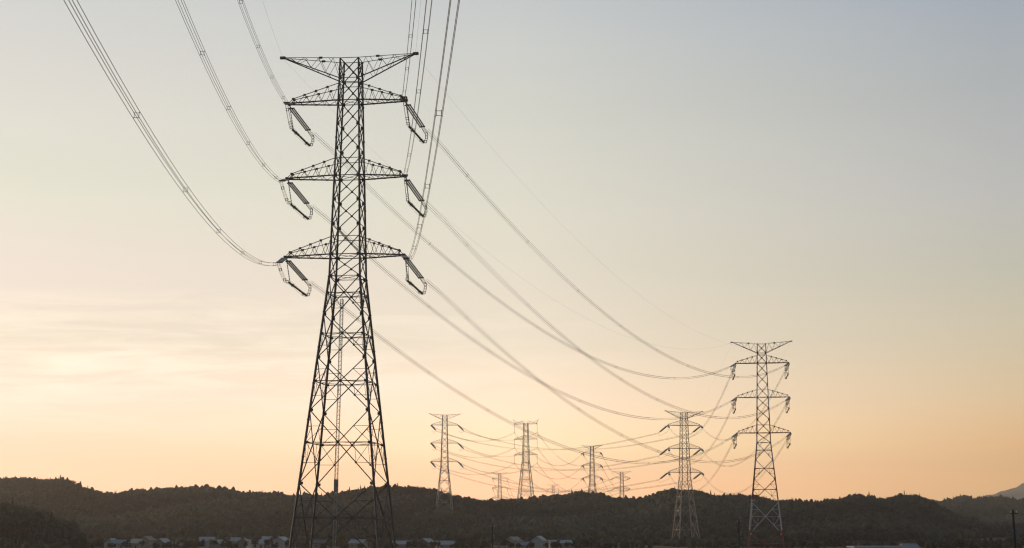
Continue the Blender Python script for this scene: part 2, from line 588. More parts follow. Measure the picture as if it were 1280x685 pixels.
TREES = {'conifer': [tree_meshes('conifer', k) for k in (1, 2, 3)], 'leafy': [tree_meshes('leafy', k) for k in (4, 5, 6, 7)]}


def tree(name, kind, x, y, s, label, group=None, k=0, wide=1.0, cat='tree'):
    a, b = TREES[kind][k % len(TREES[kind])]
    o = link(name, None)
    o.location = (x, y, gz(x, y))
    o.scale = (s * wide, s * wide, s)
    o.rotation_euler = (0, 0, (x * 7.3) % 6.28)
    tag(o, label, cat, group)
    link('trunk', a, o)
    link('crown', b, o)
    return o


for i, (u, top, kind, wide, lab) in enumerate([
        (73, 594, 'conifer', .75, 'thin spiky conifer standing alone above the left ridge'),
        (82, 597, 'conifer', 1.3, 'first of the two broad conifers beside the thin spike on the left ridge'),
        (88, 598, 'leafy', 1.1, 'rounded tree just right of the broad conifers on the left ridge'),
        (98.5, 602, 'conifer', 1.1, 'pointed conifer on the downward slope of the left ridge'),
        (155.5, 615.5, 'conifer', 1.2, 'small conifer at the lowest notch of the left skyline'),
        (180, 611, 'conifer', .9, 'left one of two small conifers right of the skyline notch'),
        (191, 610.8, 'conifer', .9, 'right one of two small conifers right of the skyline notch'),
        (289, 609, 'leafy', 1.2, 'rounded tree on the ridge just left of the tall dark pylon'),
        (1101, 621, 'conifer', 1.2, 'dark conifer in the small dip of the right ridge'),
        (1124, 618.5, 'conifer', 1.0, 'tall conifer on top of the rounded right hill')]):
    x, y = side(u) * 1590, 1590
    h = EYE + elev(top) * 1590 - gz(x, y)
    tree('conifer' if kind == 'conifer' else 'ridge_tree', kind, x, y, max(h, 7) / (10.3 if kind == 'conifer' else 8.2), lab, 'trees standing above the ridge line', i, wide)

# ------------------------------------------------------------------ pylons
TIERS = [32.1, 16.3, 0.0]                                       # cross-arm levels above the lowest one
WAIST = -4.43


def half(z, tp=1.9):
    if z >= WAIST:
        return 3.12 + (z - WAIST) * (tp - 3.12) / (41.06 - WAIST)
    return 3.12 + (WAIST - z) * .103


def corners(z):
    a = half(z)
    return [Vector((-a, -a, z)), Vector((a, -a, z)), Vector((a, a, z)), Vector((-a, a, z))]


def plate(mb, p, s, n):
    """gusset plate at p lying in the face with outward normal n"""
    ax = Vector((0, 0, 1)).cross(n)
    sx, sy = (s, .12) if abs(n.y) > .5 else (.12, s)
    mb.box(Vector(p) + Vector(n) * .02, sx, sy, s * 1.1)


def band_index(zabs, banded):
    """alternating warning-paint bands of about 13.6 m from the ground; 0 = red / plain, 1 = white"""
    if not banded:
        return 0
    return int((zabs - banded) // 14.0 + 1) % 2


PY = []


class Pylon:
    def __init__(s, label, pos, theta, prev_az, next_az, banded=0.0, arms=(12.2, 12.2), top=(13.5, 13.5), plain=None, thick=1.0,
                 suspension=False, detail=2, near_slope=.22, far_slope=.24, group=None):
        s.x, s.y, s.z3 = pos
        s.g = gz(s.x, s.y)
        s.H = s.z3 - s.g
        s.theta = theta
        s.arms, s.top = arms, top
        s.susp = suspension
        s.thick, s.detail, s.banded = thick, detail, banded
        s.prev_az, s.next_az = prev_az, next_az
        s.first = not PY
        s.ns, s.fs = near_slope, far_slope
        s.mats = [M['red_paint'], M['white_paint']] if banded else [plain or M['steel']]
        s.root = link('power_pylon', None)
        s.root.location = (s.x, s.y, s.g)
        s.root.rotation_euler = (0, 0, -theta)
        tag(s.root, label, 'pylon', group)
        s.body()
        for k, z in enumerate(TIERS):
            for sd in (-1, 1):
                s.cross_arm(k, z, sd)
        for sd in (-1, 1):
            s.horn(sd) if suspension else s.earth_arm(sd)
        PY.append(s)

    def P(s, v):
        return Vector((v[0], v[1], v[2] + s.H))

    def bar(s, mb, a, b, r, n=4):
        a, b = s.P(a), s.P(b)
        r *= s.thick
        if not s.banded:
            mb.bar(a, b, r, n)
            return
        # split at paint-band limits
        cuts = [0.0, 1.0]
        z0, z1 = a.z, b.z
        if abs(z1 - z0) > 1:
            q = s.banded
            while q < 140:
                t = (q - z0) / (z1 - z0)
                if 0.02 < t < .98:
                    cuts.append(t)
                q += 14.0
        cuts.sort()
        for t0, t1 in zip(cuts, cuts[1:]):
            mb.mi = band_index(z0 + (z1 - z0) * (t0 + t1) / 2, s.banded)
            mb.bar(a.lerp(b, t0), a.lerp(b, t1), r, n)

    def body(s):
        base = -s.H
        topz = 41.06 if not s.susp else 33.2
        R = s.root
        # legs, each bent at the waist
        for k in range(4):
            mb = MB()
            c = lambda z: corners(z)[k]
            s.bar(mb, c(base + .35), c(WAIST), .245, 8)
            s.bar(mb, c(WAIST), c(TIERS[1]), .215, 8)
            s.bar(mb, c(TIERS[1]), c(topz), .18, 8)
            if s.detail > 1:
                z = base + 6
                while z < topz - 2:
                    mb.mi = band_index(z + s.H, s.banded)
                    mb.bar(s.P(c(z - .12)), s.P(c(z + .12)), .31 * s.thick if z < WAIST else .28 * s.thick, 8)
                    z += 7.2
            leg = mb.build('leg', s.mats, R)
            ft = MB()
            p = s.P(c(base))
            ft.lathe((p.x, p.y, -1.5), (p.x, p.y, .55), [(0, 1.1), (.75, 1.1), (.75, .7), (1, .65), (1, 0.001)], 12)
            ft.build('footing', M['concrete'], leg)
        # lattice
        mb = MB()
        gp = mb
        up = [topz, 36.8, 32.1, 27.1, 22.0, 16.3, 11.3, 6.2, 0.0, WAIST]
        if s.susp:
            up = up[2:]
            up[0] = topz
        lo = [WAIST]
        for q in (-12.26, -21.0, -31.5, -45.8, -60.5):
            if q > base + 6:
                lo.append(q)
        lo.append(base + .6)
        N = [Vector((0, -1, 0)), Vector((1, 0, 0)), Vector((0, 1, 0)), Vector((-1, 0, 0))]
        horiz = [q for q in (topz, 36.8, 35.9, 32.1, 19.9, 16.3, 3.7, 0.0, WAIST) if q <= topz]
        for z in horiz:
            c = corners(z)
            for k in range(4):
                s.bar(mb, c[k], c[(k + 1) % 4], .11 if z in (32.1, 16.3, 0.0) else .085)
            if z in (32.1, 16.3, 0.0, WAIST):
                s.bar(mb, c[0], c[2], .06)
                s.bar(mb, c[1], c[3], .06)
        for zt, zb in zip(up, up[1:]):
            ct, cb = corners(zt), corners(zb)
            for k in range(4):
                j = (k + 1) % 4
                s.bar(mb, ct[k], cb[j], .11)
                s.bar(mb, ct[j], cb[k], .11)
                if s.detail > 1:
                    x = (ct[k] + ct[j] + cb[k] + cb[j]) / 4
                    gp.mi = band_index(x.z + s.H, s.banded)
                    plate(gp, s.P(x), .42, N[k])
                    plate(gp, s.P(cb[k].lerp(cb[j], .06)), .55, N[k])
                    plate(gp, s.P(cb[k].lerp(cb[j], .94)), .55, N[k])
        for zt, zb in zip(lo, lo[1:]):
            ct, cb = corners(zt), corners(zb)
            f = half(zt) / (half(zt) + half(zb))
            zc = zt - (zt - zb) * f
            cc = corners(zc)
            for k in range(4):
                j = (k + 1) % 4
                s.bar(mb, ct[k], cb[j], .125)
                s.bar(mb, ct[j], cb[k], .125)
                s.bar(mb, cc[k], cc[j], .11)
                x = (cc[k] + cc[j]) / 2
                if s.detail > 0:
                    for a, b in ((k, j), (j, k)):
                        # redundant members: leg to half diagonal, above and below the crossing
                        mu = ct[a].lerp(x, .5)
                        ml = cb[a].lerp(x, .5)
                        zu, zl = mu.z, ml.z
                        s.bar(mb, corners(zl)[a], ml, .06)
                        s.bar(mb, ml, cc[a].lerp(x, .02), .06)
                        s.bar(mb, ml, cc[a].lerp(x, .5), .05)
                        if zt - zb > 9:
                            s.bar(mb, corners(zu)[a], mu, .06)
                            s.bar(mb, mu, cc[a].lerp(x, .02), .06)
                if s.detail > 1:
                    gp.mi = band_index(x.z + s.H, s.banded)
                    plate(gp, s.P(x), .5, N[k])
                    for a in (.035, .965):
                        plate(gp, s.P(cb[k].lerp(cb[j], a)), .5, N[k])
                        plate(gp, s.P(cc[k].lerp(cc[j], a)), .42, N[k])
                    for a, b in ((k, j), (j, k)):
                        plate(gp, s.P(cb[a].lerp(x, .5)), .36, N[k])
            # inner diaphragm at the crossing level
            q = [(cc[k] + cc[(k + 1) % 4]) / 2 for k in range(4)]
            for k in range(4):
                s.bar(mb, q[k], q[(k + 1) % 4], .06)
        o = mb.build('bracing', s.mats, R)
        if s.detail > 1:
            if s.first:
                ld = MB()                                           # hoist ladder hung inside the body
                a, b = Vector((-1.1, -.2, -8.9 + s.H)), Vector((-2.0, -.2, 1.0))
                for dx in (-.28, .28):
                    for dy in (-.28, .28):
                        ld.bar(a + Vector((dx, dy, 0)), b + Vector((dx, dy, 0)), .05)
                n = 70
                for i in range(n):
                    p = a.lerp(b, i / n)
                    q = a.lerp(b, (i + 1) / n)
                    ld.bar(p + Vector((-.28, -.28, 0)), q + Vector((.28, -.28, 0)), .03)
                    ld.bar(p + Vector((.28, .28, 0)), p + Vector((-.28, .28, 0)), .03)
                    ld.bar(p + Vector((-.28, -.28, 0)), p + Vector((.28, -.28, 0)), .035)
                ld.box(b + (a - b) * .36, .75, .75, 2.6)
                ld.build('hoist_ladder', M['pale_steel'], R)

    def cross_arm(s, k, z, sd):
        L = s.arms[0 if sd < 0 else 1]
        mb = MB()
        a, au = half(z), half(z + 3.6)
        up = 3.6
        nseg = 4 if s.detail > 0 else 2
        for y in (-1, 1):
            b0, b1 = Vector((sd * a, y * a, z)), Vector((sd * L, y * .55, z))
            t0, t1 = Vector((sd * au, y * au, z + up)), Vector((sd * (L - 1.0), y * .45, z + .95))
            s.bar(mb, b0, b1, .17)
            s.bar(mb, t0, t1, .09)
            s.bar(mb, t1, (sd * (L - 1.0), y * .55, z), .09)
            s.bar(mb, t1, b1, .08)
            for i in range(nseg):
                p, q = i / nseg, (i + 1) / nseg
                f = (L - 1.0 - a) / (L - a)
                s.bar(mb, b0.lerp(b1, (p + q) / 2 * f), t0.lerp(t1, p), .055)
                s.bar(mb, b0.lerp(b1, (p + q) / 2 * f), t0.lerp(t1, q), .055)
                if s.detail > 1:
                    w = s.P(t0.lerp(t1, q))
                    mb.box(w, .5, .14, .42)
        for i in range(nseg):
            p, q = i / nseg, (i + 1) / nseg
            A = lambda t, y: Vector((sd * a, y * a, z)).lerp(Vector((sd * L, y * .55, z)), t)
            s.bar(mb, A(p, -1), A(q, 1), .055)
            s.bar(mb, A(q, -1), A(q, 1), .055)
            if s.detail > 1:
                mb.box(s.P(A(q, -1)), .42, .3, .3)
                mb.box(s.P(A(q, 1)), .42, .3, .3)
        mb.box(s.P((sd * L, 0, z)), .5, 1.5, .42)
        arm = mb.build('cross_arm', s.mats, s.root)
        tip = Vector((sd * L, 0, z))
        if s.susp:
            s.hanging(arm, tip)
        else:
            s.dead_end(arm, tip)

    def local_dir(s, az, slope):
        a = az + s.theta
        # world azimuth az (from +Y to +X) expressed in the pylon's own frame
        ca = az - (-s.theta) * 0
        wx, wy = math.sin(az), math.cos(az)
        c, n = math.cos(s.theta), math.sin(s.theta)
        return Vector((wx * c - wy * n, wx * n + wy * c, -slope)), a

    def string(s, mb, p0, p1, rows=3):
        d = (p1 - p0).normalized()
        sv = d.cross(Vector((0, 0, 1))).normalized()
        far = s.detail < 2
        gap = .47 if not far else .55
        offs = [-gap, 0, gap] if rows == 3 else ([-gap * .7, gap * .7] if rows == 2 else [0])
        LEN = (p1 - p0).length
        a, b = p0 + d * LEN * .08, p0 + d * LEN * .80
        up = d.cross(sv)
        mb.mi = 1
        mb.bar(p0, a, .09 * s.thick, 5)
        for q in (a, b):
            mb.bar(q - sv * (gap + .16), q + sv * (gap + .16), .17 * s.thick, 4)
        for o in (-.28, .28):
            mb.bar(b + sv * o, p1 + sv * o, .045 * s.thick, 4)
            mb.bar(b + sv * o * .5 + up * .25, p1 + sv * o + up * .25, .04 * s.thick, 4)
        mb.mi = 0
        n = 26 if not far else 9
        rr = .165 if not far else .5
        prof = []
        for i in range(n):
            prof += [(i / n, .05 if not far else rr * .6), ((i + .2) / n, rr), ((i + .5) / n, rr * .9), ((i + .9) / n, .05 if not far else rr * .6)]
        prof.append((1, .07))
        for o in offs:
            mb.lathe(a + sv * o, b + sv * o, prof, 8 if not far else 5)

    def dead_end(s, arm, tip):
        rows = 3 if s.detail > 1 else (2 if s.detail > 0 else 1)
        s.ends = getattr(s, 'ends', {})
        E = []
        for az, sl, sgn in ((s.prev_az + math.pi, s.ns, -1), (s.next_az, s.fs, 1)):
            d, _ = s.local_dir(az, sl)
            LEN = 10.6
            p0 = tip + Vector((0, sgn * .7, -.25))
            p1 = p0 + d * LEN
            if sgn < 0 and s.first:
                a_x, fall, cv, ox, oz = NEAR[(min(range(3), key=lambda q: abs(TIERS[q] - tip.z)), 1 if tip.x > 0 else -1)]
                p1 = s.frame(s.world(tip) + Vector((ox + a_x * 10.3, -10.3, -.25 + oz - fall * 10.3 + cv * 106)))
            mi = MB()
            s.string(mi, s.P(p0), s.P(p1), rows)
            mi.build('insulator_string', [M['porcelain'], M['fitting']], arm)
            E.append(p1)
        # jumper: drops from the near clamp to under the tip, then a weighted bar, then up to the far clamp
        N, F = E
        d, _ = s.local_dir(s.next_az, 0)
        b1 = tip + d * 2.2 + Vector((0, 0, -5.0))
        b2 = tip + d * 9.3 + Vector((0, 0, -6.6))
        if s.detail == 0:
            return
        pts = []
        ctrl = [N, N.lerp(b1, .55) + Vector((0, 0, -1.1)), b1, b2, b2.lerp(F, .6) + d * .9, F]
        for i in range(len(ctrl) - 1):
            for t in range(5):
                p_1 = ctrl[max(i - 1, 0)]
                p0, p1, p2 = ctrl[i], ctrl[i + 1], ctrl[min(i + 2, len(ctrl) - 1)]
                u = t / 5
                pts.append(.5 * ((2 * p0) + (p1 - p_1) * u + (2 * p_1 - 5 * p0 + 4 * p1 - p2) * u * u + (3 * p0 - p_1 - 3 * p1 + p2) * u ** 3))
        pts.append(F)
        mb = MB()
        sv = d.cross(Vector((0, 0, 1))).normalized()
        offs = [(-.25, -.25), (-.25, .25), (.25, -.25), (.25, .25)] if s.detail > 1 else [(0, 0)]
        for ox, oz in offs:
            mb.path([s.P(p + sv * ox + Vector((0, 0, oz))) for p in pts], .028 * (s.thick if s.detail > 1 else 2.2), 4)
        if s.detail > 1:
            for i in range(2, len(pts) - 1, 3):
                p = s.P(pts[i])
                for ox, oz in ((.25, 0), (-.25, 0)):
                    mb.box(p + sv * ox, .1, .1, .6)
                for oz in (.25, -.25):
                    mb.bar(p - sv * .27 + Vector((0, 0, oz)), p + sv * .27 + Vector((0, 0, oz)), .06)
        jm = mb.build('jumper', M['conductor'], arm)
        if s.detail > 1:
            wb = MB()
            wb.bar(s.P(b1 - d * .3), s.P(b1.lerp(b2, .36)), .24, 6)
            wb.bar(s.P(b1.lerp(b2, .42)), s.P(b1.lerp(b2, .78)), .2, 6)
            wb.bar(s.P(b1.lerp(b2, .84)), s.P(b2 + d * .3), .24, 6)
            wb.bar(s.P(b1), s.P(b2), .05, 6)
            wb.build('jumper_weight', M['fitting'], arm)
            hg = MB()
            n = 9
            prof = []
            for i in range(n):
                prof += [(i / n, .04), ((i + .3) / n, .12), ((i + .7) / n, .12), ((i + .95) / n, .04)]
            hg.lathe(s.P(tip + d * .4 + Vector((0, 0, -.3))), s.P(b1), prof, 6)
            hg.build('jumper_insulator', M['porcelain'], arm)

    def hanging(s, arm, tip):
        mi = MB()
        q = s.P(tip) + Vector((0, 0, -.3))
        e = q + Vector((0, 0, -8.4))
        n = 16
        prof = []
        for i in range(n):
            prof += [(i / n, .09), ((i + .3) / n, .24), ((i + .7) / n, .22), ((i + .95) / n, .09)]
        mi.lathe(q, e, prof, 5)
        mi.box(e, .9, 1.1, .35)
        mi.build('insulator_string', M['porcelain'], arm)

    def earth_arm(s, sd):
        L = s.top[0 if sd < 0 else 1]
        zt, zl = 41.06, 36.8
        mb = MB()
        for y in (-1, 1):
            t0, b0 = Vector((sd * half(zt), y * half(zt), zt)), Vector((sd * half(zl), y * half(zl), zl))
            e = Vector((sd * L, y * .22, 42.0))
            s.bar(mb, t0, e, .075)
            s.bar(mb, b0, e, .14)
            for i in range(4):
                p, q = i / 4, (i + 1) / 4
                s.bar(mb, b0.lerp(e, p), t0.lerp(e, (p + q) / 2), .05)
                s.bar(mb, t0.lerp(e, (p + q) / 2), b0.lerp(e, q), .05)
            if s.detail > 1:
                mb.box(s.P(t0.lerp(e, .34)), .7, .14, .45)
        for i in range(1, 5):
            p = i / 5
            for q in ((half(zt), zt), (half(zl), zl)):
                A = Vector((sd * q[0], -q[0], q[1])).lerp(Vector((sd * L, -.22, 42)), p)
                B = Vector((sd * q[0], q[0], q[1])).lerp(Vector((sd * L, .22, 42)), p)
                s.bar(mb, A, B, .045)
        mb.box(s.P((sd * (L + .1), 0, 42.0)), 1.1, .6, .5)
        mb.build('earth_wire_arm', s.mats, s.root)

    def horn(s, sd):
        mb = MB()
        L = s.arms[0]
        for y in (-1, 1):
            s.bar(mb, (sd * (L - 1), y * .5, 32.1), (sd * (L + 1.6), 0, 37.0), .12)
            s.bar(mb, (sd * (L - 4.4), y * .9, 33.4), (sd * (L + 1.6), 0, 37.0), .08)
        mb.build('earth_wire_horn', s.mats, s.root)

    def frame(s, w):
        x, y = w.x - s.x, w.y - s.y
        c, n = math.cos(s.theta), math.sin(s.theta)
        return Vector((x * c - y * n, x * n + y * c, w.z - s.z3))

    def world(s, v):
        c, n = math.cos(-s.theta), math.sin(-s.theta)
        return Vector((s.x + v[0] * c - v[1] * n, s.y + v[0] * n + v[1] * c, s.z3 + v[2]))

    def tip(s, k, sd):
        L = s.arms[0 if sd < 0 else 1]
        return s.world((sd * L, 0, TIERS[k] - (8.9 if s.susp else .25)))

    def earth(s, sd):
        if s.susp:
            return s.world((sd * (s.arms[0] + 1.6), 0, 37.0))
        return s.world((sd * s.top[0 if sd < 0 else 1], 0, 41.8))


NEAR = {(2, -1): (.0789, .1893, .0005, -.77, -.81), (1, -1): (.0806, .1823, .00048, -.65, -.63), (0, -1): (.0783, .1766, .00047, .10, -.31),
        (2, 1): (.0810, .1891, .00047, .38, -.30), (1, 1): (.0839, .1726, .00046, -.16, .01), (0, 1): (.0837, .1715, .00047, -.57, .14)}
SITES = [(-33.2, 320, 68.2), (115.3, 736.0, 55.2), (118.5, 1105.0, 48.3), (-59.3, 1415.0, 67.0), (14.5, 1680.0, 83.9), (103.5, 2080.0, 70.6), (162.7, 2390.0, 46.8), (-20.8, 2730.0, 55.4), (89.4, 3500.0, 52.7)]
AZ = [math.atan(.079)*-1] + [math.atan2(b[0] - a[0], b[1] - a[1]) for a, b in zip(SITES, SITES[1:])]
AZ.append(AZ[-1])
LINE_C = 0.00058                                                   # curvature of the hanging conductors


def end_slopes(a, b):
    L = math.hypot(b[0] - a[0], b[1] - a[1])
    ch = (b[2] - a[2]) / L
    return LINE_C * L - ch, LINE_C * L + ch                         # downward slopes seen from a and from b


SL = [end_slopes(a, b) for a, b in zip(SITES, SITES[1:])]
DROOP = .28
LABELS = ['tallest and nearest pylon, dark steel lattice with hanging insulators, left of centre',
          'second largest pylon with red and white painted legs, standing alone at the right',
          'pylon turned on its axis with slanting insulators, just left of the second largest pylon',
          'pylon with pale feet standing on the wooded slope beside the tallest pylon',
          'wide-legged pylon with horned top and vertical hanging insulators behind the ridge',
          'small pylon in the middle of the hill behind the rounded ridge crest',
          'small pylon in the ridge dip left of the turned pylon',
          'tiny pylon in the ridge dip between the pale-footed and the horned pylons',
          'tiniest pylon, barely showing above the ridge right of the horned pylon']
for i, (lab, site) in enumerate(zip(LABELS, SITES)):
    th = [math.radians(6.5), math.radians(10.0), math.radians(-15), math.radians(-9), math.radians(14), math.radians(14), math.radians(-4), math.radians(-6), math.radians(6)][i]
    Pylon(lab, site, th, AZ[i], AZ[i + 1],
          banded=(0, 11.2, 0, 0, 0, 0, 0, 0, 0)[i],
          arms=(13.0, 11.5) if i == 0 else (12.2, 12.2), top=(14.4, 13.4) if i == 0 else (13.5, 13.5),
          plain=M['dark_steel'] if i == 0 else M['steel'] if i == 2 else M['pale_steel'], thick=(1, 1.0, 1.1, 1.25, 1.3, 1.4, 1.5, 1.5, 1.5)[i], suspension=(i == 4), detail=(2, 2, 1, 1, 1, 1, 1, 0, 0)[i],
          near_slope=.20 if i == 0 else SL[i - 1][1] + (DROOP if i == 3 else 0), far_slope=SL[i][0] + (DROOP if i == 2 else .08) if i < len(SL) else .2,
          group='pylons of the power line')
print('BASES', [(round(p.g, 1), round(p.H, 1)) for p in PY])


# ------------------------------------------------------------------ conductors
def span_points(a, b, n, c=LINE_C, t0=0.0, t1=1.0):
    a, b = Vector(a), Vector(b)
    L = math.hypot(b.x - a.x, b.y - a.y)
    S = c * L * L
    out = []
    for i in range(n + 1):
        t = t0 + (t1 - t0) * i / n
        p = a.lerp(b, t)
        p.z -= S * t * (1 - t)
        out.append(p)
    return out


def bundle(pts, label, group, sp=.56, r=.024, every=36.0, first=18.0, parts=True, sides=4):
    origin = Vector(pts[0])
    loc = [p - origin for p in pts]
    d = (loc[-1] - loc[0])
    sv = Vector((d.y, -d.x, 0)).normalized()
    offs = [sv * (a * sp / 2) + Vector((0, 0, b * sp / 2)) for a, b in ((-1, -1), (1, -1), (1, 1), (-1, 1))]
    if not parts:
        mb = MB()
        for o in offs:
            mb.path([p + o for p in loc], r, 4)
        ob = mb.build('conductor_bundle', M['conductor'])
        ob.location = origin
        return tag(ob, label, 'power line', group)
    root = link('conductor_bundle', None)
    root.location = origin
    tag(root, label, 'power line', group)
    for o in offs:
        mb = MB()
        mb.path([p + o for p in loc], r, sides)
        mb.build('conductor', M['conductor'], root)
    run, nxt = 0.0, first
    for p, q in zip(loc, loc[1:]):
        L = (q - p).length
        while nxt <= run + L:
            c = p.lerp(q, (nxt - run) / L)
            mb = MB()
            inn = [c + o * .72 for o in offs]
            for i in range(4):
                mb.bar(inn[i], inn[(i + 1) % 4], .026)
                mb.bar(inn[i], c + offs[i] * 1.05, .04)
            mb.build('spacer', M['fitting'], root)
            nxt += every
        run += L
    return root


LEVEL = ['upper', 'middle', 'lower']
SIDE = {-1: 'left', 1: 'right'}
m0 = PY[0]
# sideways slope, fall, curvature and clamp offset of each bundle where it leaves the tall pylon
# near span: from the tall pylon over the camera
for k in range(3):
    for sd in (-1, 1):
        t0 = m0.tip(k, sd)
        a_x, sl, cv, ox, oz = NEAR[(k, sd)]
        pts = []
        n = 46
        for i in range(n + 1):
            t = 10.3 + (470 - 10.3) * i / n
            pts.append(Vector((t0.x + ox + a_x * t, t0.y - t, t0.z + oz - sl * t + cv * t * t)))
        bundle(pts, f'{LEVEL[k]} {SIDE[sd]} power line sweeping from the tallest pylon up out of the picture',
               'conductor bundles of the nearest span', first=[9, 14, 10][k], every=[30, 31, 34][k], sides=5, r=.027)
for sd in (-1, 1):
    e = m0.earth(sd)
    pts = [Vector((e.x + .079 * t, e.y - t, e.z - .13 * t + .00040 * t * t)) for t in np.linspace(0, 460, 40)]
    mb = MB()
    o = Vector(pts[0])
    mb.path([p - o for p in pts], .014, 4)
    w = mb.build('earth_wire', M['conductor'])
    w.location = o
    tag(w, f'thin earth wire from the {SIDE[sd]} top tip of the tallest pylon out of the picture', 'power line', 'earth wires')

WHO = ['tallest pylon', 'second largest pylon', 'turned pylon', 'pale-footed pylon', 'horned pylon', 'small mid-hill pylon', 'small ridge-dip pylon', 'tiny left pylon', 'tiniest pylon']
for i in range(len(PY) - 1):
    A, B = PY[i], PY[i + 1]
    L = math.hypot(B.x - A.x, B.y - A.y)
    for k in range(3):
        for sd in (-1, 1):
            a, b = A.tip(k, sd), B.tip(k, sd)
            t0 = (0 if A.susp else 11.2) / L
            t1 = 1 - (0 if B.susp else 11.2) / L
            pts = span_points(a, b, 44 if i < 2 else 24, .00052 if i == 0 else LINE_C, t0, t1)
            if i == 0:
                pts[0].z -= .5
            if i == 2:                                            # heavy strings pull the ends of this span down
                for p in pts:
                    p.z -= DROOP * 10.6 * (math.exp(-(p - pts[0]).length / 60) + math.exp(-(p - pts[-1]).length / 60))
            bundle(pts, f'{LEVEL[k]} {SIDE[sd]} power line strung between the {WHO[i]} and the {WHO[i + 1]}',
                   'conductor bundles between pylons', parts=i < 2, every=42 if i == 0 else 60, first=24,
                   r=(.034, .036, .04, .045, .05, .05, .05, .05)[i])
    if i < 2:
        for sd in (-1, 1):
            pts = span_points(A.earth(sd), B.earth(sd), 40, LINE_C * .8)
            mb = MB()
            o = Vector(pts[0])
            mb.path([p - o for p in pts], .014, 4)
            w = mb.build('earth_wire', M['conductor'])
            w.location = o
            tag(w, f'thin {SIDE[sd]} earth wire between the tops of the {WHO[i]} and the {WHO[i + 1]}', 'power line', 'earth wires')

# ------------------------------------------------------------------ village
PAINT = {}


def paint(kind, rgb):
    key = (kind, rgb)
    if key not in PAINT:
        if kind == 'roof':
            PAINT[key] = material('roof_tiles', rgb, .45, 0, tuple(c * .8 for c in rgb), 1.2, spec=.5)
        else:
            PAINT[key] = material('wall_render', rgb, .85, 0, tuple(c * .85 for c in rgb), .6)
    return PAINT[key]


def house(name, u, Y, w, d, hw, hr, rot, wall, roof, label, cat='house', flat=False):
    x = side(u, 678) * Y
    r = link(name, None)
    r.location = (x, Y, gz(x, Y))
    r.rotation_euler = (0, 0, rot)
    tag(r, label, cat, 'buildings of the village')
    mb = MB()
    mb.box((0, 0, hw / 2 - .3), w, d, hw + .6)
    if not flat:                                                    # gable walls
        for sx in (-1, 1):
            X = sx * (w / 2 - .05)
            mb.add([(X - .05, -d / 2, hw), (X - .05, d / 2, hw), (X - .05, 0, hw + hr), (X + .05, -d / 2, hw), (X + .05, d / 2, hw), (X + .05, 0, hw + hr)],
                   [(0, 1, 2), (3, 5, 4), (0, 2, 5, 3), (1, 4, 5, 2)])
    wl = mb.build('wall', paint('wall', wall), r)
    rf = MB()
    o = .55
    if flat:
        rf.box((0, 0, hw + .42), w + .7, d + .7, .24)
        rf.box((0, -d / 2 - .2, hw + .66), w + .7, .16, .3)
        rf.box((0, d / 2 + .2, hw + .66), w + .7, .16, .3)
    else:
        W = w / 2 + o
        e = d / 2 + o
        zb = hw - hr * o / (d / 2)
        for sy in (-1, 1):
            rf.add([(-W, sy * e, zb + .06), (W, sy * e, zb + .06), (W, 0, hw + hr + .06), (-W, 0, hw + hr + .06),
                    (-W, sy * e, zb + .26), (W, sy * e, zb + .26), (W, 0, hw + hr + .26), (-W, 0, hw + hr + .26)],
                   [(0, 1, 2, 3), (4, 7, 6, 5), (0, 4, 5, 1), (1, 5, 6, 2), (3, 2, 6, 7), (0, 3, 7, 4)])
        rf.bar((-W, 0, hw + hr + .27), (W, 0, hw + hr + .27), .16, 6)
    rf.build('roof', paint('roof', roof), r)
    n = max(2, int(w / 3.4))
    for st in range(1 if hw < 4.2 else 2):
        for i in range(n):
            if st == 0 and i == n // 2:
                continue
            X = -w / 2 + w * (i + .5) / n
            z = 1.6 + st * 2.7
            m = MB()
            for sx in (-1, 1):
                m.box((X + sx * .72, -d / 2 - .04, z), .09, .1, 1.25)
            for sz in (-1, 1):
                m.box((X, -d / 2 - .04, z + sz * .58), 1.35, .1, .09)
            m.box((X, -d / 2 - .03, z), .06, .07, 1.07)
            wf = m.build('window', M['white_paint'], r)
            g = MB()
            g.box((X, -d / 2 - .012, z), 1.34, .024, 1.06)
            g.build('pane', M['glass'], wf)
    m = MB()
    X = -w / 2 + w * (n // 2 + .5) / n
    m.box((X, -d / 2 - .035, 1.02), 1.0, .07, 2.05)
    m.build('door', M['bark'], r)
    return r


